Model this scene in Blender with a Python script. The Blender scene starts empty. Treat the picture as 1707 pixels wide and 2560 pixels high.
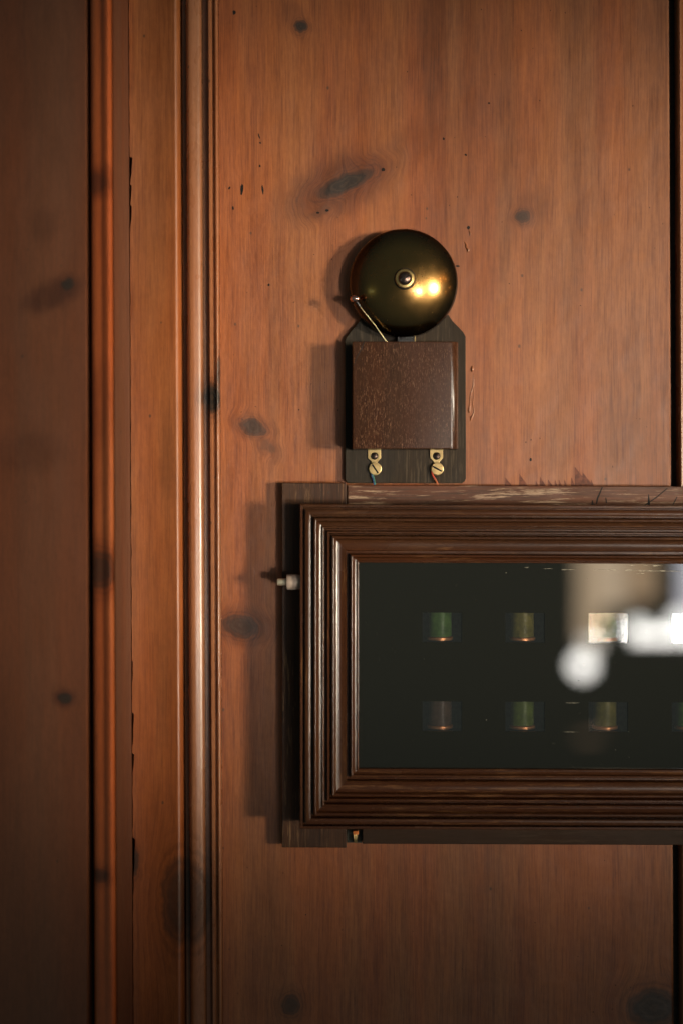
import bpy, bmesh, math, random
from mathutils import Vector, Matrix, Euler
R = math.radians
random.seed(7)
scene = bpy.context.scene
K = 0.00025            # metres per unit (a unit is 0.25 mm)
DIST = 3560            # camera to wall, in units
CX, CY = 853.5, 1280.0

# ------------------------------------------------------------------ camera
cam_d = bpy.data.cameras.new("camera")
cam = bpy.data.objects.new("camera", cam_d)
scene.collection.objects.link(cam)
cam.location = (0, -DIST * K, 0)
cam.rotation_euler = (R(90), 0, 0)
cam_d.sensor_fit = 'VERTICAL'
cam_d.sensor_height = 36.0
cam_d.sensor_width = 24.0
cam_d.lens = 36.0 * DIST / 2560.0
cam_d.clip_start = 0.01
cam_d.clip_end = 100
cam_d.dof.use_dof = True
cam_d.dof.focus_distance = (DIST - 50) * K
cam_d.dof.aperture_fstop = 1.8
scene.camera = cam

# ------------------------------------------------------------------ world + exposure
world = bpy.data.worlds.new("World")
scene.world = world
world.use_nodes = True
bg = world.node_tree.nodes["Background"]
bg.inputs[0].default_value = (0.74, 1.0, 1.0, 1)
bg.inputs[1].default_value = 0.08
scene.view_settings.view_transform = 'Standard'
scene.view_settings.look = 'None'
scene.view_settings.exposure = -0.16
scene.view_settings.gamma = 1
scene.view_settings.use_curve_mapping = False
scene.cycles.use_denoising = True
scene.cycles.max_bounces = 6
scene.cycles.sample_clamp_indirect = 4

# ------------------------------------------------------------------ lamps
def aim(o, target):
    d = Vector(target) - o.location
    o.rotation_euler = d.to_track_quat('-Z', 'Y').to_euler()
def area(name, loc, target, sx, sy, energy, col, spread=180, shape='RECTANGLE'):
    l = bpy.data.lights.new(name, 'AREA')
    l.shape = shape; l.size = sx; l.size_y = sy
    l.energy = energy; l.color = col; l.spread = R(spread)
    o = bpy.data.objects.new(name, l)
    scene.collection.objects.link(o)
    o.location = loc; aim(o, target)
    return o
def wallpt(px, py): return ((px - CX) * K, 0, (CY - py) * K)
area("window_light_side", (1.36, -1.22, -0.0), wallpt(930, 1040), 0.40, 0.50, 0.80, (1.0, 0.875, 0.67), 9.6)
area("window_light_front", (1.12, -2.30, -0.28), wallpt(1130, 1060), 0.50, 0.34, 0.28, (1.0, 0.90, 0.76), 7.4)
area("soft_fill", (0.5, -3.0, 0.9), wallpt(1000, 800), 1.2, 1.0, 0.03, (1.0, 0.85, 0.7), 26)
area("room_glow", (1.22, -1.70, -0.45), (0.04, -0.03, 0.14), 0.7, 0.5, 0.6, (1.0, 0.82, 0.55))
# the bright things of the room that show mirrored in the cabinet glass
GL = (DIST - 100) * K
def mirror(px, py, L=3.0):
    s = (1 + L / GL)
    xg = (px - CX) * K * (DIST - 100) / DIST; zg = (CY - py) * K * (DIST - 100) / DIST
    return (xg * s, -(L + 100 * K), zg * s)
def mlamp(name, x0, y0, x1, y1, rad, col, shape='RECTANGLE', L=3.0):
    a = mirror(x0, y0, L); b = mirror(x1, y1, L)
    w = abs(b[0] - a[0]); h = abs(b[2] - a[2])
    c = ((a[0] + b[0]) / 2, a[1], (a[2] + b[2]) / 2)
    ar = w * h * (math.pi / 4 if shape in ('ELLIPSE', 'DISK') else 1)
    o = area(name, c, (c[0], 0, c[2]), w, h, rad * math.pi * ar, col, 180, shape)
    return o
mlamp("curtain_light", 1443, 1350, 1500, 1600, 8.5, (1.0, 0.72, 0.45))
mlamp("curtain_light", 1500, 1350, 1560, 1520, 10.5, (1.0, 0.75, 0.50))
mlamp("curtain_light", 1566, 1350, 1640, 1500, 7, (1.0, 0.66, 0.38))
mlamp("table_light", 1580, 1578, 1790, 1602, 58, (1.0, 0.97, 0.90))
mlamp("table_glow_light", 1568, 1552, 1622, 1592, 38, (1.0, 0.98, 0.90), 'ELLIPSE')
mlamp("table_glow_light", 1668, 1530, 1730, 1592, 38, (1.0, 0.98, 0.92), 'ELLIPSE')
mlamp("pale_wall_light", 1700, 1360, 1790, 1560, 15, (0.95, 0.93, 1.0))
mlamp("round_light", 1428, 1637, 1484, 1693, 50, (1.0, 0.97, 0.90), 'ELLIPSE')
mlamp("round_light", 1452, 1588, 1502, 1628, 26, (1.0, 0.94, 0.82), 'ELLIPSE')
mlamp("shelf_light", 1440, 1838, 1500, 1850, 3, (1.0, 0.6, 0.35), 'ELLIPSE')
# small warm bulbs that sparkle in the brass gong
def dirpt(th, ph, r, base=(0.04, -0.04, 0.14)):
    th, ph = R(th), R(ph)
    return (base[0] + r * math.sin(th) * math.cos(ph), base[1] - r * math.cos(th) * math.cos(ph), base[2] + r * math.sin(ph))
for i, (th, ph, e) in enumerate([(60, 12, 1.0), (66, 14, 1.0), (69, 11, 1.0), (60, 7, .8), (76, 2, .6), (70, -4, .5)]):
    l = bpy.data.lights.new("warm_bulb", 'POINT'); l.energy = e * 1.1; l.color = (1.0, 0.45, 0.10); l.shadow_soft_size = 0.018
    o = bpy.data.objects.new("warm_bulb", l); scene.collection.objects.link(o); o.location = dirpt(th, ph, 1.9)
area("garden_window_light", dirpt(-50, -6, 2.2), (0, 0, .14), 0.30, 0.16, 0.25, (0.8, 1.0, 0.55))

# ------------------------------------------------------------------ material helpers
class NT:
    def __init__(s, name):
        s.m = bpy.data.materials.new(name); s.m.use_nodes = True
        s.t = s.m.node_tree; s.b = s.t.nodes["Principled BSDF"]
        s.out = s.t.nodes["Material Output"]
    def n(s, typ, **kw):
        x = s.t.nodes.new(typ)
        for k, v in kw.items(): setattr(x, k, v)
        return x
    def l(s, a, b): s.t.links.new(a, b)
    def put(s, sock, v):
        if isinstance(v, bpy.types.NodeSocket): s.l(v, sock)
        elif v is not None: sock.default_value = v
    def math(s, op, a, b=None, c=None, clamp=False):
        x = s.n('ShaderNodeMath', operation=op, use_clamp=clamp)
        s.put(x.inputs[0], a); s.put(x.inputs[1], b); s.put(x.inputs[2], c)
        return x.outputs[0]
    def vmath(s, op, a, b=None):
        x = s.n('ShaderNodeVectorMath', operation=op)
        s.put(x.inputs[0], a); s.put(x.inputs[1], b)
        return x.outputs[1] if op in ('LENGTH', 'DOT_PRODUCT', 'DISTANCE') else x.outputs[0]
    def noise(s, vec, scale=1, detail=2, rough=.5, dist=0):
        x = s.n('ShaderNodeTexNoise')
        s.put(x.inputs['Vector'], vec); x.inputs['Scale'].default_value = scale
        x.inputs['Detail'].default_value = detail; x.inputs['Roughness'].default_value = rough
        x.inputs['Distortion'].default_value = dist
        return x.outputs[0]
    def mul(s, vec, v): return s.vmath('MULTIPLY', vec, v)
    def ramp(s, f, lo, hi, a=0., b=1., smooth=True):
        x = s.n('ShaderNodeMapRange')
        x.interpolation_type = 'SMOOTHSTEP' if smooth else 'LINEAR'
        s.put(x.inputs[0], f)
        for i, v in enumerate((lo, hi, a, b)): x.inputs[1 + i].default_value = v
        return x.outputs[0]
    def mix(s, f, a, b, mode='MIX'):
        x = s.n('ShaderNodeMix', data_type='RGBA', blend_type=mode)
        s.put(x.inputs[0], f)
        s.put(x.inputs[6], a if isinstance(a, bpy.types.NodeSocket) else (*a, 1))
        s.put(x.inputs[7], b if isinstance(b, bpy.types.NodeSocket) else (*b, 1))
        return x.outputs[2]
    def bump(s, h, dist, strength=1.0, prev=None):
        x = s.n('ShaderNodeBump'); x.inputs['Strength'].default_value = strength
        x.inputs['Distance'].default_value = dist; s.put(x.inputs['Height'], h)
        if prev is not None: s.l(prev, x.inputs['Normal'])
        return x.outputs[0]
    def spots(s, pos, lst, core=(.62, 1.22), halo=(.9, 2.6)):
        """knots: (px, py, rx, ry, degrees, core strength, halo strength)"""
        C = H = W = RM = None
        for (px, py, rx, ry, an, cs, hs) in lst:
            mp = s.n('ShaderNodeMapping', vector_type='TEXTURE')
            s.l(pos, mp.inputs[0])
            mp.inputs['Location'].default_value = ((px - CX) * K, 0, (CY - py) * K)
            mp.inputs['Rotation'].default_value = (0, R(-an), 0)
            mp.inputs['Scale'].default_value = (rx * K, 1.0, ry * K)
            r = s.vmath('LENGTH', mp.outputs[0])
            if cs > .5: RM = r if RM is None else s.math('MINIMUM', RM, r)
            c = s.math('MULTIPLY', s.ramp(r, core[0], core[1], 1, 0), cs)
            h = s.math('MULTIPLY', s.ramp(r, halo[0], halo[1], 1, 0), hs)
            sx = s.n('ShaderNodeSeparateXYZ'); s.l(mp.outputs[0], sx.inputs[0])
            w = s.math('MULTIPLY', s.math('MULTIPLY', sx.outputs[0], s.ramp(r, 0.3, 2.8, 1, 0)), rx * K * 0.75)
            C = c if C is None else s.math('MAXIMUM', C, c)
            H = h if H is None else s.math('MAXIMUM', H, h)
            if cs > 0: W = w if W is None else s.math('ADD', W, w)
        s.rm = RM
        return C, H, W

def wood(name, dark, light, horizontal=False, knots=None, pits=None, fine=1.0, rough=(.34, .5), knotcol=(.010, .0072, .005),
         wear=0.0, wearcol=(.45, .36, .26), contrast=1.0, bump=1.0, streak=0.5, spec=.5, seams=None, coat=0.0, soft=False, wave=1.0, fleck=0.0, fleckcol=(.30, .14, .07)):
    s = NT(name)
    tc = s.n('ShaderNodeTexCoord').outputs['Object']
    if horizontal:
        mp = s.n('ShaderNodeMapping'); s.l(tc, mp.inputs[0]); mp.inputs['Rotation'].default_value = (0, R(90), 0)
        pos = mp.outputs[0]
    else: pos = tc
    # wandering of the grain
    wn = s.n('ShaderNodeTexNoise'); s.l(s.mul(pos, (14, 14, 5)), wn.inputs['Vector']); wn.inputs['Scale'].default_value = 1; wn.inputs['Detail'].default_value = 1
    wob = s.math('MULTIPLY', s.math('SUBTRACT', wn.outputs[0], .5), .005)
    C = H = None
    gx = wob
    if knots:
        d3 = s.n('ShaderNodeTexNoise'); s.l(pos, d3.inputs['Vector']); d3.inputs['Scale'].default_value = 130; d3.inputs['Detail'].default_value = 4
        dd = s.vmath('SCALE', s.vmath('SUBTRACT', d3.outputs['Color'], (.5, .5, .5)))
        dd.node.inputs['Scale'].default_value = .0062
        C, H, W = s.spots(s.vmath('ADD', tc, dd), knots)
        ring = s.math('SINE', s.math('MULTIPLY', s.rm, 15.0))
        ring = s.math('MULTIPLY', s.ramp(ring, .1, 1.0), s.ramp(s.rm, 1.0, 2.2, 1, 0))
        gx = s.math('SUBTRACT', gx, W)
    cx = s.n('ShaderNodeCombineXYZ'); s.l(gx, cx.inputs[0])
    g = s.vmath('ADD', pos, cx.outputs[0])
    n1 = s.noise(s.mul(g, (1300 * fine, 1300 * fine, 34)), 1, 4, .68)
    n1b = s.noise(s.mul(g, (430 * fine, 430 * fine, 30)), 1, 3, .6)
    n2 = s.noise(s.mul(g, (120, 120, 4)), 1, 3, .55)
    n3 = s.noise(s.mul(g, (26, 26, 6)), 1, 3, .5)
    v = s.math('ADD', s.math('MULTIPLY', n1, .42), s.math('ADD', s.math('MULTIPLY', n1b, .20), s.math('ADD', s.math('MULTIPLY', n2, .15), s.math('MULTIPLY', n3, .23))))
    v = s.ramp(v, .5 - .16 / contrast, .5 + .16 / contrast, 0, 1, False)
    col = s.mix(v, dark, light)
    mo = s.ramp(s.noise(s.mul(pos, (520, 520, 210)), 1, 3, .65), .36, .64)
    col = s.mix(s.math('MULTIPLY', mo, .22), col, s.mix(1.0, col, (.55, .50, .46), 'MULTIPLY'))
    ln = s.ramp(n1, .53, .66)
    col = s.mix(s.math('MULTIPLY', ln, .34 * streak * 2), col, s.mix(1.0, col, (.50, .42, .36), 'MULTIPLY'))
    # hue drift between red and ochre along the board
    hue = s.ramp(s.noise(s.mul(g, (38, 38, 3.1)), 1, 2, .5), .35, .65)
    col = s.mix(s.math('MULTIPLY', hue, .7), col, s.mix(1.0, col, (1.08, .82, .58), 'MULTIPLY'))
    br = s.ramp(s.noise(s.mul(g, (22, 22, 2.6)), 1, 3, .55), .45, .68)
    col = s.mix(s.math('MULTIPLY', br, .32), col, s.mix(1.0, col, (.66, .72, .78), 'MULTIPLY'))
    # fine dark pores, short ticks along the grain
    pr = s.noise(s.mul(g, (2300, 2300, 95)), 1, 1, .5)
    pr = s.ramp(pr, .66, .76)
    col = s.mix(s.math('MULTIPLY', pr, .38 * streak * 2), col, s.mix(1.0, col, (.42, .36, .33), 'MULTIPLY'))
    if fleck:
        fk = s.noise(s.mul(g, (2300, 2300, 330)), 1, 3, .7)
        fm = s.math('MULTIPLY', s.ramp(fk, .54, .68), s.ramp(s.noise(pos, 70, 3, .6), .35, .6, .35, 1))
        col = s.mix(s.math('MULTIPLY', fm, fleck), col, fleckcol)
    # vague dirt
    dirt = s.ramp(s.noise(s.mul(pos, (9, 9, 7)), 1, 5, .6), .5, .75)
    col = s.mix(s.math('MULTIPLY', dirt, .35), col, s.mix(1.0, col, (.58, .55, .55), 'MULTIPLY'))
    # stray flecks
    fl = s.n('ShaderNodeTexVoronoi'); s.l(s.mul(pos, (62, 62, 44)), fl.inputs['Vector']); fl.inputs['Scale'].default_value = 1; fl.inputs['Randomness'].default_value = 1
    fs = s.ramp(fl.outputs['Distance'], .035, .06, 1, 0)
    col = s.mix(s.math('MULTIPLY', fs, .65), col, (.03, .018, .012))
    h = s.math('ADD', s.math('MULTIPLY', n1, .7), s.math('MULTIPLY', s.noise(pos, 900, 3, .6), .35))
    h = s.math('SUBTRACT', h, s.math('MULTIPLY', pr, .25))
    if seams:
        sx = s.n('ShaderNodeSeparateXYZ'); s.l(tc, sx.inputs[0])
        for (px, amt, tint) in seams:
            st = s.ramp(s.math('ADD', sx.outputs[0], s.math('MULTIPLY', wob, .05)), (px - CX) * K, (px - CX + 3) * K)
            col = s.mix(s.math('MULTIPLY', st, amt), col, s.mix(1.0, col, tint, 'MULTIPLY'))
    if knots:
        hal = s.math('MULTIPLY', H, s.ramp(n2, .25, .6, .6, 1))
        col = s.mix(s.math('MULTIPLY', hal, .9), col, s.mix(1.0, col, (.29, .22, .19), 'MULTIPLY'))
        kc = s.mix(s.ramp(s.noise(pos, 420, 4, .65), .35, .7), knotcol, tuple(c * 1.9 for c in knotcol))
        col = s.mix(s.math('MULTIPLY', ring, .45), col, s.mix(1.0, col, (.42, .36, .33), 'MULTIPLY'))
        kc = s.mix(s.math('MULTIPLY', ring, .6), kc, (.05, .028, .016))
        col = s.mix(C, col, kc)
        rim = s.math('MULTIPLY', s.ramp(s.rm, .84, .98), s.ramp(s.rm, 1.02, 1.22, 1, 0))
        col = s.mix(s.math('MULTIPLY', rim, .35), col, (.022, .012, .007))
        h = s.math('ADD', h, s.math('MULTIPLY', s.math('MULTIPLY', C, s.noise(pos, 500, 3)), 1.4))
    if pits:
        P, PH, _ = s.spots(s.vmath('ADD', tc, dd) if knots else tc, pits, (.6, 1.05), (.8, 1.8))
        col = s.mix(P, col, (.018, .012, .010))
        h = s.math('SUBTRACT', h, s.math('MULTIPLY', P, 2.5))
    if wear:
        w = s.noise(s.mul(g, (700, 700, 40)), 1, 5, .7)
        w2 = s.noise(s.mul(pos, (40, 40, 12)), 1, 3, .6)
        wm = s.math('MULTIPLY', s.ramp(w, .52, .62), s.ramp(w2, .5 - .2 * wear, .62 - .12 * wear))
        col = s.mix(s.math('MULTIPLY', wm, min(1, wear)), col, wearcol)
    s.l(col, s.b.inputs['Base Color'])
    rn = s.noise(s.mul(pos, (60, 60, 20)), 1, 4, .6)
    rr = s.ramp(rn, .3, .7, rough[0], rough[1])
    s.l(rr, s.b.inputs['Roughness'])
    s.b.inputs['Specular IOR Level'].default_value = spec
    s.b.inputs['Coat Weight'].default_value = coat
    s.b.inputs['Coat Roughness'].default_value = .3
    nb = s.bump(h, .00012 * bump, .55)
    wv = s.bump(s.noise(pos, 55, 2, .5), .0016 * wave, .35, nb)
    s.l(wv, s.b.inputs['Normal'])
    return s.m

def metal(name, col, dark, rough, noise_scale=300, metallic=1.0, patina=.5, coat=0, bump=.3, stretch=(1, 1, 1), rimdark=None):
    s = NT(name)
    tc = s.n('ShaderNodeTexCoord').outputs['Object']
    p = s.mul(tc, stretch)
    n = s.noise(p, noise_scale, 5, .65)
    n2 = s.noise(tc, noise_scale * .2, 3, .6)
    f = s.math('MULTIPLY', s.ramp(s.math('ADD', s.math('MULTIPLY', n, .6), s.math('MULTIPLY', n2, .4)), .42, .66), patina)
    cc = s.mix(f, col, dark)
    if rimdark:   # colour darkened towards the rim, for the dark room mirrored there
        cen, r0, r1, rc = rimdark
        dv = s.mul(s.vmath('SUBTRACT', tc, cen), (1, 0, 1))
        rd = s.math('ADD', s.vmath('LENGTH', dv), s.math('MULTIPLY', s.math('SUBTRACT', n2, .5), .012))
        cc = s.mix(s.ramp(rd, r0, r1), cc, rc)
    s.l(cc, s.b.inputs['Base Color'])
    s.b.inputs['Metallic'].default_value = metallic
    s.l(s.ramp(n, .35, .7, rough * .85, rough * 1.35), s.b.inputs['Roughness'])
    s.b.inputs['Coat Weight'].default_value = coat
    s.b.inputs['Coat Roughness'].default_value = .06
    s.l(s.bump(n, .00006, bump), s.b.inputs['Normal'])
    return s.m

def plain(name, col, rough=.5, spec=.5, var=.25, scale=400, metallic=0):
    s = NT(name)
    tc = s.n('ShaderNodeTexCoord').outputs['Object']
    n = s.noise(tc, scale, 4, .6)
    s.l(s.mix(s.ramp(n, .35, .65), tuple(c * (1 - var) for c in col), tuple(min(1, c * (1 + var)) for c in col)), s.b.inputs['Base Color'])
    s.b.inputs['Roughness'].default_value = rough; s.b.inputs['Specular IOR Level'].default_value = spec
    s.b.inputs['Metallic'].default_value = metallic
    return s.m

# ------------------------------------------------------------------ mesh helpers
SHX = 0.0045
SHY = 0.004
def W(px, py, h=0, ref=None, shx=0, shy=0):
    """a place at picture-scale units measured on the wall, raised h units off it"""
    px2 = px + shx * (py - 1280); py2 = py + shy * (px - 1200)
    r = h if ref is None else ref
    f = (DIST - r) / DIST
    return Vector(((px2 - CX) * f * K, -h * K, (CY - py2) * f * K))
def link(name, bm, mat, parent=None, origin=None, smooth=None, bevel=0, seg=2):
    O = Vector((0, 0, 0))
    if parent is not None:
        O = Vector(parent.get('_o', (0, 0, 0)))
    elif origin is not None: O = Vector(origin)
    bmesh.ops.translate(bm, verts=bm.verts, vec=-O)
    bmesh.ops.recalc_face_normals(bm, faces=bm.faces)
    me = bpy.data.meshes.new(name); bm.to_mesh(me); bm.free()
    me.materials.append(mat)
    o = bpy.data.objects.new(name, me); scene.collection.objects.link(o)
    if parent is not None:
        o.parent = parent; o['_o'] = list(O)
    else:
        o.location = O; o['_o'] = list(O)
    if smooth is not None:
        me.shade_smooth(); me.set_sharp_from_angle(angle=R(smooth))
    if bevel:
        b = o.modifiers.new("bevel", 'BEVEL'); b.width = bevel * K; b.segments = seg; b.limit_method = 'ANGLE'; b.angle_limit = R(40)
        me.shade_smooth(); me.set_sharp_from_angle(angle=R(60))
        b.harden_normals = True
    return o
def empty(name, loc, label, cat, group=None, kind=None):
    o = bpy.data.objects.new(name, None); scene.collection.objects.link(o)
    o.location = loc; o.empty_display_size = .02
    o['_o'] = list(loc)
    if label: o['label'] = label
    if cat: o['category'] = cat
    if group: o['group'] = group
    if kind: o['kind'] = kind
    return o
def prism(bm, pts, h0, h1, ref=None, shx=0, shy=0):
    """outline in picture units, extruded from height h0 to h1 off the wall"""
    ref = h1 if ref is None else ref
    a = [bm.verts.new(W(x, y, h0, ref, shx, shy)) for x, y in pts]
    b = [bm.verts.new(W(x, y, h1, ref, shx, shy)) for x, y in pts]
    n = len(pts)
    bm.faces.new(a); bm.faces.new(list(reversed(b)))
    for i in range(n):
        bm.faces.new((a[i], a[(i + 1) % n], b[(i + 1) % n], b[i]))
def rect(x0, y0, x1, y1): return [(x0, y0), (x1, y0), (x1, y1), (x0, y1)]
def rrect(x0, y0, x1, y1, r, n=5, corners=(1, 1, 1, 1)):
    out = []
    for (cx, cy, a0, c) in ((x0 + r, y0 + r, 180, corners[0]), (x1 - r, y0 + r, 270, corners[1]), (x1 - r, y1 - r, 0, corners[2]), (x0 + r, y1 - r, 90, corners[3])):
        if c:
            for i in range(n + 1):
                a = R(a0 + 90 * i / n); out.append((cx + r * math.cos(a), cy + r * math.sin(a)))
        else:
            out.append({180: (x0, y0), 270: (x1, y0), 0: (x1, y1), 90: (x0, y1)}[a0])
    return out
def sweep(bm, prof, y0, y1, shx=0, n=1, jit=None, close=True):
    """vertical moulding: profile [(px, h)] drawn from y0 to y1"""
    rows = []
    for i in range(n + 1):
        y = y0 + (y1 - y0) * i / n
        rows.append([bm.verts.new(W(x + (jit(x, y) if jit else 0), y, h, 0, shx)) for x, h in prof])
    for i in range(n):
        for j in range(len(prof) - 1):
            bm.faces.new((rows[i][j], rows[i][j + 1], rows[i + 1][j + 1], rows[i + 1][j]))
    if close:
        bm.faces.new(rows[0]); bm.faces.new(list(reversed(rows[-1])))
        for i in range(n):
            bm.faces.new((rows[i][-1], rows[i][0], rows[i + 1][0], rows[i + 1][-1]))
def bead(x0, x1, h0, top, n=8):
    c = (x0 + x1) / 2; r = (x1 - x0) / 2
    return [(c - r * math.cos(math.pi * i / n), h0 + (top - h0) * math.sin(math.pi * i / n)) for i in range(n + 1)]
def lathe(bm, c, prof, n=64, axis='Y'):
    """profile [(radius, along)] in metres round an axis through c"""
    rings = []
    for r, a in prof:
        ring = []
        for i in range(n):
            t = 2 * math.pi * i / n
            if axis == 'Y': v = Vector((r * math.cos(t), -a, r * math.sin(t)))
            elif axis == 'Z': v = Vector((r * math.cos(t), r * math.sin(t), a))
            else: v = Vector((-a, r * math.cos(t), r * math.sin(t)))
            ring.append(bm.verts.new(Vector(c) + v))
        rings.append(ring)
    for i in range(len(rings) - 1):
        for j in range(n):
            bm.faces.new((rings[i][j], rings[i][(j + 1) % n], rings[i + 1][(j + 1) % n], rings[i + 1][j]))
    bm.faces.new(rings[0]); bm.faces.new(list(reversed(rings[-1])))
def tube(bm, pts, r, n=10):
    pts = [Vector(p) for p in pts]; rings = []
    for i, p in enumerate(pts):
        t = (pts[min(i + 1, len(pts) - 1)] - pts[max(i - 1, 0)]).normalized()
        u = t.cross(Vector((0, 1, 0.13))).normalized(); v = t.cross(u).normalized()
        rr = r[i] if isinstance(r, (list, tuple)) else r
        rings.append([bm.verts.new(p + (u * math.cos(2 * math.pi * k / n) + v * math.sin(2 * math.pi * k / n)) * rr) for k in range(n)])
    for i in range(len(rings) - 1):
        for j in range(n):
            bm.faces.new((rings[i][j], rings[i][(j + 1) % n], rings[i + 1][(j + 1) % n], rings[i + 1][j]))
    bm.faces.new(rings[0]); bm.faces.new(list(reversed(rings[-1])))
def B(): return bmesh.new()

# ------------------------------------------------------------------ materials
def casing_knots(lst, f):
    # the casing stands nearer than the wall and has its own origin
    return [(CX + (a - CX) * f + 633.5, CY + (b - CY) * f - 1720, c, d, e, g, h) for a, b, c, d, e, g, h in lst]
PINE_D = (.150, .0405, .011); PINE_L = (.395, .137, .041)
M_panel = wood("varnished_pine", PINE_D, PINE_L, knots=[
    (751, 68, 15, 15, 0, .95, .55), (742, 50, 14, 30, 20, 0, .5),
    (862, 458, 70, 21, 24, .93, .0), (850, 462, 84, 38, 24, 0, .85), (985, 395, 90, 26, 38, 0, .38),
    (800, 530, 32, 13, 20, .3, .5),
    (1305, 543, 18, 14, 0, .75, .6), (1330, 515, 30, 22, 30, 0, .3),
    (632, 1068, 31, 18, -22, .8, .55), (668, 1115, 26, 14, -40, .35, .45),
    (602, 1566, 44, 26, -8, .75, .7),
    (1632, 2520, 62, 46, 0, .9, .4), (727, 2512, 22, 26, 0, .7, .5),
    (1075, 90, 16, 130, 0, 0, .45)],
    seams=[(1056, .35, (.74, .80, .90)), (1225, .22, (1.15, 1.1, 1.12))], rough=(.40, .54), contrast=1.5, coat=.0, spec=.6)
M_stile = wood("varnished_pine_stile", PINE_D, PINE_L, knots=[
    (452, 2245, 42, 100, 0, .7, .35), (340, 2150, 10, 34, 0, .8, .5), (420, 1150, 10, 60, 0, 0, .3)], rough=(.38, .55), contrast=1.1, coat=.05)
M_mould = wood("varnished_pine_moulding", (.17, .060, .025), (.40, .18, .088), knots=[
    (531, 995, 22, 36, 0, 1, .5), (548, 930, 8, 40, 0, .8, .3), (476, 2250, 50, 95, 0, .6, .4)], rough=(.24, .34), contrast=.8, spec=.45, coat=.0, bump=.4, wave=.2)
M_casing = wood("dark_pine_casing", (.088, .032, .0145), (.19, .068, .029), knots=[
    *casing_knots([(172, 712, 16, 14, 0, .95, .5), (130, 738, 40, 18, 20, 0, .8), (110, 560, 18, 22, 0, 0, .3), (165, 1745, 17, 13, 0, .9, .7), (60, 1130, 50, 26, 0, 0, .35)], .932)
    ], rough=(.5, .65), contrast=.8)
M_casing_red = wood("red_pine_bead", (.24, .052, .016), (.52, .15, .042), knots=casing_knots([(248, 1425, 40, 40, 0, .7, .7), (240, 455, 30, 22, 0, .4, .7), (250, 2190, 22, 16, 0, .7, .4), (240, 1010, 26, 60, 0, 0, .35)], .9255),
                    rough=(.34, .45), contrast=.8)
M_recess = plain("dark_groove", (.03, .022, .016), .8, .3)  # dark colour for the groove bottom and the backing board
M_oak_v = wood("dark_oak_moulding_upright", (.026, .010, .004), (.070, .026, .010), rough=(.2, .3), fine=1.2, wear=.25, wearcol=(.26, .12, .045), spec=.36, contrast=.8, coat=.0, bump=.35, wave=.2, streak=.2, fleck=.25, fleckcol=(.15, .06, .02))
M_oak_h = wood("dark_oak_moulding_level", (.026, .010, .004), (.070, .026, .010), horizontal=True, rough=(.2, .3), fine=1.2, wear=.3, wearcol=(.26, .12, .045), spec=.36, contrast=.8, coat=.0, bump=.35, wave=.2, streak=.2, fleck=.25, fleckcol=(.15, .06, .02))
M_oldoak_v = wood("old_oak_board_upright", (.018, .009, .005), (.085, .034, .013), spec=.3, rough=(.45, .6), fine=.9, wear=.35, wearcol=(.36, .20, .09), contrast=1.3)
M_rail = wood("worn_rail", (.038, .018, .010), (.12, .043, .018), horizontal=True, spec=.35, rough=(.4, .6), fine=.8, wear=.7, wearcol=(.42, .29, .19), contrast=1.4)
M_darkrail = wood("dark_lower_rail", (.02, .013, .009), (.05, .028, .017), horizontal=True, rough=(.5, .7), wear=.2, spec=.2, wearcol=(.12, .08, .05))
M_ebony = wood("black_stained_board", (.012, .009, .006), (.040, .030, .019), rough=(.45, .6), spec=.2, fine=1.1, wear=.3, wearcol=(.14, .10, .06), contrast=1.2)
M_cover = wood("dark_walnut_cover", (.021, .0085, .004), (.064, .0245, .0105), rough=(.23, .265), fine=1.0, contrast=1.0, bump=.9, wave=.08, spec=.38, streak=.6, coat=.0, fleck=.8, fleckcol=(.20, .095, .05))
M_blackglass = NT("black_backed_glass")
_s = M_blackglass
_tc = _s.n('ShaderNodeTexCoord').outputs['Object']
_sp = _s.n('ShaderNodeSeparateXYZ'); _s.l(_tc, _sp.inputs[0])
_d = _s.ramp(_s.noise(_tc, 160, 5, .7), .66, .78)
_s.l(_s.mix(_s.math('MULTIPLY', _d, .2), (.013, .0135, .011), (.09, .08, .065)), _s.b.inputs['Base Color'])
_s.b.inputs['Roughness'].default_value = .015
_s.b.inputs['Specular IOR Level'].default_value = .55
_s.l(_s.bump(_s.noise(_tc, 16, 1, .4), .0004, .06), _s.b.inputs['Normal'])
M_blackglass = _s.m
_s = NT("clear_glass")
_g = _s.n('ShaderNodeBsdfGlossy'); _g.inputs['Roughness'].default_value = .02
_t = _s.n('ShaderNodeBsdfTransparent')
_fr = _s.n('ShaderNodeFresnel'); _fr.inputs[0].default_value = 1.5
_mx = _s.n('ShaderNodeMixShader')
_s.l(_s.math('MULTIPLY', _fr.outputs[0], 4.0, clamp=True), _mx.inputs[0])
_df = _s.n('ShaderNodeBsdfDiffuse'); _df.inputs[0].default_value = (.55, .55, .48, 1)
_m2 = _s.n('ShaderNodeMixShader'); _m2.inputs[0].default_value = .022
_s.l(_t.outputs[0], _m2.inputs[1]); _s.l(_df.outputs[0], _m2.inputs[2]); _s.l(_m2.outputs[0], _mx.inputs[1]); _s.l(_g.outputs[0], _mx.inputs[2]); _s.l(_mx.outputs[0], _s.out.inputs[0])
M_clear = _s.m
M_brass = metal("aged_brass", (.34, .188, .060), (.16, .082, .030), .23, 40, patina=.6, rimdark=(((152.5 - (1013 - CX)) * K, 0, (564 - (CY - 1208)) * K), 70 * K, 132 * K, (.055, .034, .014)), coat=.3, bump=.10)
M_brass_lip = metal("worn_brass", (.62, .44, .18), (.20, .12, .05), .32, 500, patina=.6)
M_screw = metal("dark_steel_screw", (.16, .11, .09), (.05, .035, .03), .32, 900, patina=.8)
M_nickel = metal("tarnished_nickel", (.55, .41, .20), (.28, .17, .065), .38, 420, patina=.55)
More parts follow.
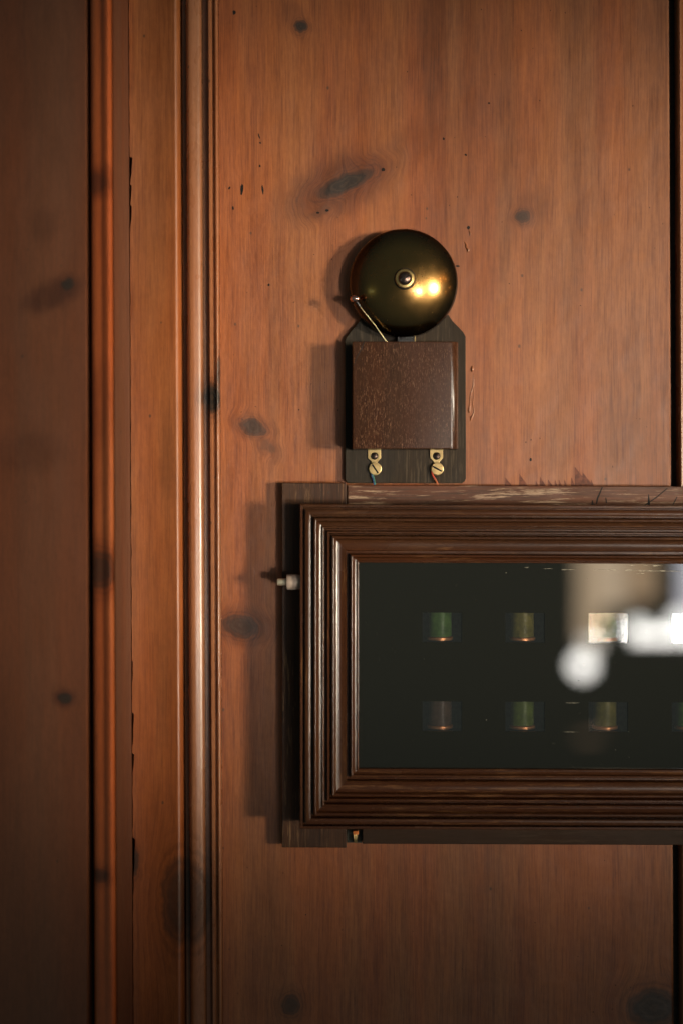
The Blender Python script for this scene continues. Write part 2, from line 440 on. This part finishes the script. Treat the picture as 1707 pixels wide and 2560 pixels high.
M_steel = metal("blackened_steel", (.10, .10, .10), (.03, .03, .03), .35, 500)
M_copper = metal("copper_ball", (.75, .42, .33), (.30, .14, .10), .22, 700, patina=.4)
M_rod = metal("brass_rod", (.75, .62, .38), (.4, .3, .15), .3, 700, patina=.4)
M_slot = plain("dark_slot", (.012, .010, .009), .7, .2)
M_ivory = plain("ivory_knob", (.34, .26, .21), .5, .5, .1, 200)
M_pintip = metal("dull_brass_pin", (.62, .56, .42), (.28, .22, .13), .4, 700, patina=.6, metallic=.6)
M_copperflange = metal("copper_flange", (.80, .34, .14), (.42, .15, .06), .35, 700, patina=.5, metallic=.5)
M_inside = plain("black_interior", (.045, .045, .035), .8, .3)
M_orange = plain("orange_plastic", (.62, .17, .03), .4)
M_stain = plain("dark_varnish_stain", (.12, .036, .018), .5, .3, .3, 300)
M_scuff = plain('pale_scuff', (.30, .27, .21), .7, .3)
M_drip = plain("varnish_drip", (.24, .085, .035), .25, .5, .2, 100)
def coilmat(name, c): 
    return plain(name, c, .35, .6, .2, 200)
M_green = coilmat("green_wire", (.085, .17, .035)); M_olive = coilmat("olive_wire", (.20, .17, .035)); M_brown = coilmat("brown_wire", (.12, .07, .045)); M_lime = coilmat("yellow_green_wire", (.14, .19, .03))

# ------------------------------------------------------------------ the wall
T0, T1 = -900, 3500
wall = empty("wall", (0, 0, 0), None, None, kind='structure')
bm = B(); sweep(bm, [(553, -30), (553, 0), (1672, 0), (1677, -3), (1677, -30)], T0, T1, SHX)
link("panel_board", bm, M_panel, wall)
# flat stile left of the panel with a chipped left arris
def chip(x, y):
    if x > 340: return 0
    v = 0
    for (y0, y1, a) in ((400, 470, 6), (470, 520, 4.5), (520, 585, 4), (2090, 2230, 5), (1780, 1860, 3), (1880, 1925, 4), (1650, 1700, 2)):
        if y0 < y < y1: v = max(v, a * (1 - (y - y0) / (y1 - y0)) + 1)
    return v + .7 * math.sin(y * .09) * math.sin(y * .031)
bm = B(); sweep(bm, [(331, -30), (331, 22), (333, 26), (440, 26), (443, 28), (447, 28), (451, 25), (455, 19), (458, 11), (459, -4), (459, -30)], T0, T1, SHX, 1400, chip)
link("stile_board", bm, M_stile, wall, smooth=40)
# raised moulding between stile and panel
prof = [(461, -30), (461, -6), (471, -6), (472, 12), (475, 24), (479, 30), (484, 32.5), (492, 31.5), (500, 29.5), (507, 27), (510, 24), (511, 12), (512, -8), (525, -10), (527, -2), (527, 14)]
prof += [(529, 17), (534, 17), (536.5, 14), (537, 3), (540, 3)] + bead(541, 552, 4, 14, 8) + [(552.5, -4), (552.5, -30)]
bm = B(); sweep(bm, prof, T0, T1, SHX, 1)
link("raised_moulding", bm, M_mould, wall, smooth=50)
bm = B(); prism(bm, rect(300, T0, 1800, T1), -60, -32, 0)
link("backing_board", bm, M_recess, wall)
# right-hand moulding past the groove
prof = [(1696, -30), (1696, 6), (1697.5, 12), (1700, 14), (1706, 12), (1712, 8), (1716, 3), (1722, 3), (1726, 16), (1734, 22), (1750, 24), (1764, 20), (1768, 8), (1776, 8), (1780, 22), (2700, 22), (2700, -30)]
bm = B(); sweep(bm, prof, T0, T1, SHX, 1)
link("right_moulding", bm, M_mould, wall, smooth=50)
# saw-tooth varnish stains above the cabinet
bm = B(); stain_n = 0
for (x, yt, w) in [(1262, 1193, 17), (1297, 1184, 21), (1338, 1200, 7), (1349, 1191, 14), (1369, 1199, 12), (1386, 1198, 6), (1396, 1199, 8), (1410, 1199, 6), (1427, 1193, 9), (1436, 1167, 38), (1455, 1180, 26), (1476, 1198, 8)]:
    pts = [(x, yt), (x + w * .45, yt + (1216 - yt) * .45), (x + w * .72, yt + (1216 - yt) * .66), (x + w, 1216), (x - 1, 1216), (x - .5, yt + (1216 - yt) * .5)]
    stain_n += 1; prism(bm, pts, -.5, .12 + .05 * stain_n)
link("varnish_stain", bm, M_stain, wall)
# old tack holes, dents and flecks, each a shallow dark pit plug in the board face
bm = B()
PITS = [(586, 31, 5, 7, 0, 1, 0), (605, 474, 4.5, 18, 6, .9, 0), (657, 474, 3, 15, -5, .7, 0), (818, 526, 6, 4, 0, 1, 0), (795, 532, 5, 3, 0, 1, 0),
          (957, 424, 6, 5, 0, 1, 0), (1170, 569, 5.2, 5.6, 0, 1, 0), (1108, 347, 3, 4, 0, 1, 0), (1221, 258, 3, 3, 0, 1, 0), (1163, 387, 4, 3, 20, 1, 0),
          (648, 340, 2, 9, -15, 1, 0), (651, 357, 3, 3, 0, 1, 0), (650, 415, 3, 4, 0, 1, 0), (583, 520, 3, 6, 0, .9, 0), (672, 712, 3, 4, 0, 1, 0),
          (1325, 1149, 4, 5, 0, .7, 0), (574, 470, 3, 5, 30, .6, 0), (1143, 665, 6, 3, 0, .8, 0)]
rp = random.Random(3)
for q in range(46):
    PITS.append((rp.uniform(570, 1660), rp.uniform(0, 1190), rp.uniform(.8, 1.7), rp.uniform(1, 2.6), rp.uniform(-20, 20), 1, 0))
for q in range(18):
    PITS.append((rp.uniform(570, 1660), rp.uniform(2130, 2550), rp.uniform(.8, 1.6), rp.uniform(1, 2.6), rp.uniform(-20, 20), 1, 0))
for (x, y, rx, ry, an, _a, _b) in PITS:
    c, s_ = math.cos(R(an)), math.sin(R(an)); pts = []
    for q in range(14):
        t = 2 * math.pi * q / 14; jj = rp.uniform(.8, 1.1)
        u, v = rx * .85 * math.cos(t) * jj, ry * .85 * math.sin(t) * jj
        pts.append((x + u * c - v * s_, y + u * s_ + v * c))
    prism(bm, pts, -.5, .12)
link("worm_hole", bm, M_slot, wall)
# runs of set varnish
def drip(bm, pts, rr):
    P = []
    for (x, y) in pts: P.append(W(x, y, .4))
    tube(bm, P, [r * K for r in rr], 10)
bm = B()
drip(bm, [(1171, 574), (1174, 582), (1173, 590)], [1, 2.5, .6]); drip(bm, [(1160, 604), (1165, 612), (1164, 618), (1170, 624), (1168, 630)], [.8, 3, 2.2, 4, 2.2])
drip(bm, [(1180, 915), (1180, 924), (1178, 930)], [2, 4.5, 1.5]); drip(bm, [(1184, 932), (1182, 965), (1175, 985), (1173, 1010), (1172, 1026), (1172, 1032)], [.8, 1.6, 1.2, 1.6, 4, 2])
drip(bm, [(1181, 960), (1184, 985), (1181, 1010), (1184, 1032), (1177, 1045), (1175, 1053)], [.6, 1, 1.2, 1.2, 3, 1.4])
link("varnish_drip", bm, M_drip, wall, smooth=60)

# ------------------------------------------------------------------ casing that stands proud at the left
casing = empty("door_casing", tuple(W(220, 3000, 0)), "blurred dark pine casing board with reddish rounded bead standing proud of the panelling, left of the chipped edge", "casing")
def ap(px, h):  # apparent place -> true profile x
    return CX + (px - CX) * (DIST - h) / DIST
HP = 270
prof = [(331, -20), (331, 14), (ap(322, 70), 70), (ap(306, 170), 170), (ap(292, 236), 236), (ap(288, HP - 12), HP - 12)]
prof2 = [(ap(288, HP - 24), -20), (ap(288, HP - 24), HP - 24), (ap(285, HP - 12), HP - 12), (ap(281, HP - 4), HP - 4), (ap(275, HP + 1), HP + 1), (ap(269, HP), HP), (ap(264, HP - 8), HP - 8),
         (ap(250, HP - 13), HP - 13), (ap(238, HP - 15), HP - 15), (ap(233, HP - 24), HP - 24), (ap(232, HP - 60), HP - 60), (ap(232, HP - 60), -20)]
prof1 = [(330.5, -20), (330.5, 14)] + prof[2:] + [(ap(288, HP - 12) + .01, -20)]
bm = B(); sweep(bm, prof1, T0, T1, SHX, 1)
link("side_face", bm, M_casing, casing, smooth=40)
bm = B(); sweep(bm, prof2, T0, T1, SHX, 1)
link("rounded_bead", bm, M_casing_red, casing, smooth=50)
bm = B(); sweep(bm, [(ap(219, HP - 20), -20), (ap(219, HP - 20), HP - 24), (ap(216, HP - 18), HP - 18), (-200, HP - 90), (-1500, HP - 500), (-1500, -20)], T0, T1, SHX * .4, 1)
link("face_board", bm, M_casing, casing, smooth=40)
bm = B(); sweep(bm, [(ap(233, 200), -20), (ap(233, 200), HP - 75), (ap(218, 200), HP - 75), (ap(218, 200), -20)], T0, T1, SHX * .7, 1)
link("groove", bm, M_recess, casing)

# ------------------------------------------------------------------ the electric bell
bell = empty("electric_bell", tuple(W(1013, 1208, 0)), "brass gong bell with square dark wooden cover on a black backboard above the cabinet", "bell")
BX, BY = CX + 152.5, CY - 564            # true axis of the gong on the wall
pts = [(905, 640), (1116, 640), (1116, 770), (1121, 788), (1131, 803), (1146, 818), (1158, 831), (1163, 842)]
pts += [(1164, 1196), (1161, 1203), (1154, 1208), (873, 1208), (866, 1204), (863, 1197), (862, 850), (866, 842), (878, 826), (890, 813), (899, 800), (904, 786)]
bm = B(); prism(bm, pts, 0, 22)
link("backboard", bm, M_ebony, bell, bevel=2, seg=2)
# cover: box with softly rounded right arris
bm = B()
fc = (DIST - 100) / DIST
prof = [(881, 22), (881, 96), (883, 99.5), (888, 100), (1126, 101), (1133, 99.5), (1139, 95.5), (1143.5, 89), (1146, 80), (1147, 22)]
rows = []
for y in (854, 856, 1120, 1122):
    e = 1.5 if y in (854, 1122) else 0
    rows.append([bm.verts.new(Vector(((x - CX) * fc * K, -(h - (e if h > 30 else 0)) * K, (CY - y) * fc * K))) for x, h in prof])
for i in range(3):
    for j in range(len(prof) - 1): bm.faces.new((rows[i][j], rows[i][j + 1], rows[i + 1][j + 1], rows[i + 1][j]))
    bm.faces.new((rows[i][-1], rows[i][0], rows[i + 1][0], rows[i + 1][-1]))
bm.faces.new(rows[0]); bm.faces.new(rows[-1])
cover = link("cover", bm, M_cover, bell, smooth=35)
bm = B()
prism(bm, [(909, 855), (911, 855), (904, 872), (893, 892), (885, 914), (883.5, 914), (891, 892), (902, 871)], 99.7, 100.4)
link("crack", bm, M_slot, cover)
# gong
def gprof(top, rim, r, t=0):
    RS = 190
    out = []
    for i in range(0, 41):
        a = (i / 40) * math.pi / 2
        a = (i / 40) * R(43.3)
        out.append((max(RS * math.sin(a), .01) * K, (top - RS * (1 - math.cos(a))) * K))
    h = out[-1][1] / K; x = out[-1][0] / K
    for (u, v) in ((.45, .10), (.72, .24), (.88, .45), (.97, .75), (1, 1)):
        out.append(((x + (r - x) * u) * K, (h + (rim - h) * v) * K))
    return out
bm = B()
gc = (((BX - CX) * K), 0, (CY - BY) * K)
outer = gprof(114, 34, 134)
inner = [(r * .975, max(a - 3 * K, 31 * K)) for r, a in outer]
lathe(bm, gc, outer + [(133.5 * K, 31 * K)] + list(reversed(inner)), 128)
gong = link("gong", bm, M_brass, bell, smooth=60)
bm = B(); lathe(bm, gc, [(26 * K, 112 * K), (26 * K, 117 * K), (24.5 * K, 118.4 * K), (.1 * K, 118.6 * K)], 64); link("groove_ring", bm, M_slot, gong, smooth=40)
bm = B(); lathe(bm, gc, [(23.5 * K, 112 * K), (23.5 * K, 121 * K), (22 * K, 123.5 * K), (17 * K, 124.5 * K), (16 * K, 122 * K), (.1 * K, 122 * K)], 64)
link("washer", bm, M_brass_lip, gong, smooth=40)
bm = B(); lathe(bm, gc, [(15.5 * K, 119 * K), (15.5 * K, 124 * K), (14 * K, 127.5 * K), (9 * K, 130 * K), (.1 * K, 131.2 * K)], 48)
scr = link("screw", bm, M_screw, gong, smooth=50)
bm = B()
for an in (28,):
    c, s_ = math.cos(R(an)), math.sin(R(an))
    vs = []
    for (u, v) in ((-14, -1.4), (14, -1.4), (14, 1.4), (-14, 1.4)):
        vs.append((BX - 0 + u * c - v * s_, BY - u * s_ - v * c))
    prism(bm, vs, 124, 131.6, 0)
link("slot", bm, M_slot, scr)
bm = B(); lathe(bm, gc, [(9 * K, 20 * K), (9 * K, 112 * K)], 24); link("post", bm, M_steel, bell)
bm = B(); prism(bm, rect(992, 826, 1037, 858), 22, 40, 22); prism(bm, rect(1000, 842, 1030, 851), 40, 46, 22)
link("bracket", bm, M_steel, bell, bevel=1.5)
bm = B(); prism(bm, rect(1035.5, 826, 1038, 856), 24, 46, 40); link("bracket_highlight", bm, M_nickel, bell)  # pale metal strip added for the highlight on the bracket's edge
# hammer
ball = W(887, 747, 92)
bm = B(); tube(bm, [W(893, 757, 90), W(905, 774, 88), W(936, 812, 82), W(971, 862, 72)], 1.35 * K, 8)
ham = link("hammer", bm, M_rod, bell, smooth=60)
bm = B(); lathe(bm, ball, [(.1 * K, 9 * K), (4 * K, 8.3 * K), (7.5 * K, 5.5 * K), (9 * K, 1.5 * K), (9 * K, -2 * K), (7 * K, -6 * K), (3 * K, -8.5 * K), (.1 * K, -9 * K)], 32)
for v in bm.verts: v.co.x = ball.x + (v.co.x - ball.x) * 1.35; v.co.z = ball.z + (v.co.z - ball.z) * .95
link("striker", bm, M_copper, ham, smooth=70)
bm = B(); tube(bm, [W(886, 748, 88), W(893, 757, 89), W(900, 767, 88)], [5 * K, 4 * K, 2.2 * K], 12); link("collar", bm, M_steel, ham, smooth=60)
# terminals
def terminal(cx, slot_a):
    bm = B()
    pts = [(cx - 16, 1118), (cx + 16, 1118), (cx + 16.5, 1145), (cx + 12, 1150), (cx + 8, 1155), (cx + 8, 1160), (cx + 13, 1166), (cx - 11, 1166), (cx - 7, 1160), (cx - 7, 1155), (cx - 11, 1150), (cx - 16, 1145)]
    prism(bm, pts, 22, 26); t = link("terminal", bm, M_nickel, bell, bevel=1)
    c = W(cx + .5, 1140, 26); c.y = 0
    bm = B(); lathe(bm, c, [(9.3 * K, 24 * K), (9.3 * K, 26.8 * K), (.1 * K, 26.8 * K)], 32); h = link("screw_hole", bm, M_slot, t)
    bm = B(); lathe(bm, c, [(7.6 * K, 24 * K), (7.6 * K, 28 * K), (6 * K, 29.4 * K), (.1 * K, 30 * K)], 32); w1 = link("screw", bm, M_screw, t, smooth=40)
    bm = B(); prism(bm, rect(cx - 7, 1138.8, cx + 8, 1141), 28, 30.4); link("slot", bm, M_slot, t)
    c = W(cx + 2, 1172, 31); c.y = 0
    bm = B(); lathe(bm, c, [(16 * K, 26 * K), (16 * K, 28 * K), (15 * K, 28.4 * K), (15 * K, 31 * K), (14.2 * K, 32.2 * K), (.1 * K, 32.6 * K)], 48)
    link("screw", bm, M_nickel, t, smooth=40)
    bm = B(); a = R(slot_a); co, si = math.cos(a), math.sin(a)
    vs = [(cx + 2 + u * co - v * si, 1172 + u * si + v * co) for u, v in ((-13, -2), (13, -2), (13, 2), (-13, 2))]
    prism(bm, vs, 31, 33, 33); link("slot", bm, M_slot, t)
    return t
t1 = terminal(935, 56); t2 = terminal(1090, 28)
def wire(pts, mat, r=1.5):
    bm = B(); tube(bm, [W(*p) for p in pts], r * K, 8); return link("wire", bm, mat, bell, smooth=60)
M_wb = plain("blue_wire", (.05, .12, .32), .4); M_wg = plain("green_insulation", (.02, .16, .12), .5); M_wr = plain("red_wire", (.42, .05, .025), .45); M_wo = plain("orange_wire", (.35, .11, .03), .5)
wire([(927, 1182, 27), (930, 1192, 28), (934, 1203, 26), (935, 1212, 24)], M_wb, 1.8)
wire([(930, 1184, 29), (933, 1193, 30), (935, 1200, 28), (937, 1212, 25)], M_wg, 1.5)
wire([(1078, 1178, 28), (1081, 1189, 30), (1088, 1199, 29), (1094, 1212, 25)], M_wr, 2.0)
wire([(1084, 1197, 30), (1089, 1201, 31), (1091, 1207, 30), (1094, 1213, 25)], M_wo, 1.5)

# ------------------------------------------------------------------ the indicator cabinet
cab = empty("indicator_cabinet", tuple(W(1416, 2110, 0)), "dark moulded oak cabinet with black glass front and small windows below the bell", "cabinet")
def cprism(name, pts, h0, h1, mat, bev=1.5, parent=cab, ref=None):
    bm = B(); prism(bm, pts, h0, h1, ref, 0, SHY); return link(name, bm, mat, parent, bevel=bev)
cprism("side_board", rect(705, 1209, 866, 2121), 0, 40, M_oldoak_v, 2)
cprism("side_board", rect(1966, 1207, 2128, 2118), 0, 40, M_oldoak_v, 2)
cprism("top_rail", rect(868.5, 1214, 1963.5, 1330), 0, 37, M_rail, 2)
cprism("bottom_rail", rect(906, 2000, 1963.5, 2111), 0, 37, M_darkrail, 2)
cprism("back_board", rect(868, 1332, 1964, 1998), 2, 10, M_inside, 0)
# mitred moulding
FP = [(0, 41), (0, 128), (2, 131), (7, 131), (9, 114), (12, 114), (13, 133), (15, 134.5), (25, 135.5), (27, 134), (28, 110), (32, 110)]
FP += bead(33, 44, 130, 141, 8) + [(46, 128), (53, 124)] + bead(54, 61, 124, 129, 6) + [(62, 104), (66, 104), (67, 119), (69, 121), (72, 121), (74, 118), (74.5, 98), (77.5, 98)]
FP += bead(78, 88, 116, 125, 8) + [(89, 113), (91, 111.5), (98, 110), (108, 110), (115, 112), (116.5, 110), (117, 88), (124, 88)] + bead(125, 133, 106, 113, 8) + [(135, 104), (140, 101)] + bead(141, 146.5, 101, 105, 6) + [(147, 92), (147, 84), (110, 84), (40, 84), (40, 41)]
X0, Y0, X1, Y1 = 750, 1262, 2083, 2073
def member(side, name, mat):
    bm = B(); rows = []
    N = 24
    for i in range(N + 1):
        row = []
        t = i / N
        for s_, h in FP:
            if side in 'LR':
                ya, yb = Y0 + s_, Y1 - s_
                x = X0 + s_ if side == 'L' else X1 - s_
                p = (x, ya + (yb - ya) * t)
            else:
                xa, xb = X0 + s_, X1 - s_
                y = Y0 + s_ if side == 'T' else Y1 - s_
                p = (xa + (xb - xa) * t, y)
            row.append(bm.verts.new(W(p[0], p[1], h, 125, 0, SHY)))
        rows.append(row)
    n = len(FP)
    for i in range(N):
        for j in range(n):
            bm.faces.new((rows[i][j], rows[i][(j + 1) % n], rows[i + 1][(j + 1) % n], rows[i + 1][j]))
    bm.faces.new(rows[0]); bm.faces.new(list(reversed(rows[-1])))
    return link(name, bm, mat, cab, smooth=45)
member('L', "frame_stile", M_oak_v); member('R', "frame_stile", M_oak_v)
member('T', "frame_rail", M_oak_h); member('B', "frame_rail", M_oak_h)
# glass front with cut-outs
cols = [1104, 1311, 1519, 1727]; rowsy = [(1532, 1606), (1754, 1828)]
HG = 92
xs = [890]; 
for c in cols: xs += [c - 49, c + 49]
xs.append(1943)
ys = [1402, rowsy[0][0], rowsy[0][1], rowsy[1][0], rowsy[1][1], 1933]
bm = B()
top = {}; bot = {}
for i, x in enumerate(xs):
    for j, y in enumerate(ys):
        top[i, j] = bm.verts.new(W(x, y, HG, HG, 0, SHY)); bot[i, j] = bm.verts.new(W(x, y, HG - 4, HG, 0, SHY))
hole = lambda i, j: i % 2 == 1 and j in (1, 3)
for i in range(len(xs) - 1):
    for j in range(len(ys) - 1):
        if hole(i, j):
            q = [(i, j), (i + 1, j), (i + 1, j + 1), (i, j + 1)]
            for a in range(4): bm.faces.new((top[q[a]], top[q[(a + 1) % 4]], bot[q[(a + 1) % 4]], bot[q[a]]))
        else:
            bm.faces.new((top[i, j], top[i + 1, j], top[i + 1, j + 1], top[i, j + 1]))
            bm.faces.new((bot[i, j], bot[i, j + 1], bot[i + 1, j + 1], bot[i + 1, j]))
link("glass_front", bm, M_blackglass, cab)
# clear panes and wound coils behind them
bm = B(); prism(bm, [(CX - 48.7, CY - 36.7), (CX + 48.7, CY - 36.7), (CX + 48.7, CY + 36.7), (CX - 48.7, CY + 36.7)], 0, .01, 0)
bm.faces.ensure_lookup_table()
bm.free()
def mkpane():
    bm = B()
    vs = [bm.verts.new((x * K, 0, z * K)) for x, z in ((-48.2, -36.2), (48.2, -36.2), (48.2, 36.2), (-48.2, 36.2))]
    bm.faces.new(vs); me = bpy.data.meshes.new("window_pane"); bm.to_mesh(me); bm.free(); me.materials.append(M_clear); return me
def mkcoil():
    bm = B(); prof = []
    z = -27.0
    while z < 62:
        prof += [(27.2 * K, z * K), (28.6 * K, (z + .9) * K), (28.9 * K, (z + 1.7) * K), (28.6 * K, (z + 2.5) * K)]; z += 3.5
    lathe(bm, (0, 0, 0), prof, 40, 'Z'); me = bpy.data.meshes.new("coil"); bm.to_mesh(me); bm.free()
    me.materials.append(M_green); me.shade_smooth(); return me
def mkflange():
    bm = B(); lathe(bm, (0, 0, 0), [(30.5 * K, -36 * K), (32 * K, -35 * K), (32 * K, -29 * K), (30.5 * K, -27.6 * K)], 40, 'Z')
    me = bpy.data.meshes.new("coil_flange"); bm.to_mesh(me); bm.free(); me.materials.append(M_copperflange); me.shade_smooth(); me.set_sharp_from_angle(angle=R(40)); return me
mp_, mc_, mf_ = mkpane(), mkcoil(), mkflange()
cabO = Vector(cab['_o'])
cm = {(0, 0): M_green, (1, 0): M_olive, (2, 0): M_green, (3, 0): M_lime, (0, 1): M_brown, (1, 1): M_lime, (2, 1): M_olive, (3, 1): M_green}
clabel = {'green_wire': "coil wound in green wire", 'olive_wire': "coil wound in yellowish olive wire", 'brown_wire': "coil wound in dull brown wire", 'yellow_green_wire': "coil wound in yellow green wire"}
for i, c in enumerate(cols):
    for j, (ya, yb) in enumerate(rowsy):
        o = bpy.data.objects.new("window_pane", mp_); scene.collection.objects.link(o); o.parent = cab
        o.location = W(c, (ya + yb) / 2, HG - 1.5, HG, 0, SHY) - cabO
        me = mc_.copy(); me.materials[0] = cm[i, j]
        k = bpy.data.objects.new("coil", me); scene.collection.objects.link(k); k.parent = cab
        k['label'] = clabel[cm[i, j].name]
        k.location = W(c - 3, (ya + yb) / 2 - 3, 42, 72, 0, SHY) - cabO
        f = bpy.data.objects.new("coil_flange", mf_); scene.collection.objects.link(f); f.parent = k
# scored lines in the rail and pale scuffs along the top of the glass
q = 0
for pts in ([(1503, 1216), (1506, 1216), (1494, 1246), (1491, 1259), (1488, 1259), (1490, 1245)], [(1619, 1234), (1621, 1234), (1624, 1261), (1617, 1261)],
            [(1666, 1218), (1668, 1219), (1640, 1243), (1612, 1262), (1609, 1261), (1638, 1241)], [(1690, 1240), (1692, 1241), (1682, 1260), (1679, 1260)],
            [(1478, 1250), (1481, 1250), (1482, 1261), (1477, 1261)], [(1512, 1243), (1514, 1243), (1516, 1256), (1513, 1257)]):
    q += 1; bm = B(); prism(bm, pts, 36, 37.15 + .05 * q, 37, 0, SHY); link("score_mark", bm, M_slot, cab)
rs = random.Random(11); q = 0
for (xa, xb, y, w) in [(1402, 1440, 1423, .7), (1482, 1542, 1423, .9), (1560, 1592, 1424, 1.1), (1594, 1664, 1425.5, 1.5), (1664, 1700, 1426, 1), (1588, 1610, 1432, .8),
                       (1310, 1320, 1418, .8), (1356, 1380, 1421, .5), (1572, 1584, 1412.5, 1), (1604, 1618, 1412, 1.1), (1628, 1656, 1412.5, 1.3), (1622, 1630, 1419, .9), (1412, 1448, 1756, .5), (1408, 1448, 1829, .4)]:
    n = max(3, int((xb - xa) / 5)); up = []; dn = []
    for i in range(n + 1):
        x = xa + (xb - xa) * i / n; ww = w * rs.uniform(.25, 1) * (0.2 if i in (0, n) else 1); yy = y + rs.uniform(-.35, .35)
        up.append((x, yy - ww)); dn.append((x, yy + ww))
    q += 1; bm = B(); prism(bm, up + dn[::-1], HG - .5, HG + .1 + .01 * q, HG, 0, SHY); link('glass_scuff', bm, M_scuff, cab)
for _ in range(9):
    x, y = rs.uniform(900, 1700), rs.uniform(1420, 1900); r = rs.uniform(.5, 1.3)
    q += 1; bm = B(); prism(bm, [(x + r * rs.uniform(.5, 1.5) * math.cos(a), y + r * rs.uniform(.5, 1.5) * math.sin(a)) for a in (0, 1.2, 2.5, 3.7, 5)], HG - .5, HG + .1 + .01 * q, HG, 0, SHY); link('glass_scuff', bm, M_scuff, cab)
# push knob at the left side
bm = B(); c = W(748, 1455, 95)
lathe(bm, c, [(17 * K, -4 * K), (18.5 * K, 6 * K), (19 * K, 20 * K), (19 * K, 28 * K), (17.5 * K, 30 * K), (.1 * K, 30 * K)], 32, 'X')
kn = link("push_knob", bm, M_ivory, cab, smooth=40)
bm = B(); lathe(bm, c, [(8.6 * K, 28 * K), (8.6 * K, 51.5 * K), (7.6 * K, 53 * K), (.1 * K, 53 * K)], 24, 'X'); link("pin", bm, M_pintip, kn, smooth=40)
# little terminal under the frame
bm = B(); prism(bm, rrect(882, 2078, 896, 2087, 2, 3), 22, 34); term = link("cable_clip", bm, M_orange, cab, bevel=1)
bm = B()
for q in range(4): tube(bm, [W(884 + q * 3, 2086, 22), W(884.5 + q * 2.6, 2096, 24), W(886 + q * 1.7, 2106, 20)], 1.1 * K, 6)
link("wire_end", bm, M_nickel, term, smooth=60)
bm = B(); prism(bm, rect(867.5, 2060, 905, 2108), 0, 12, 12, 0, SHY); link("filler_block", bm, M_inside, cab)

for o in scene.objects:
    if '_o' in o: del o['_o']
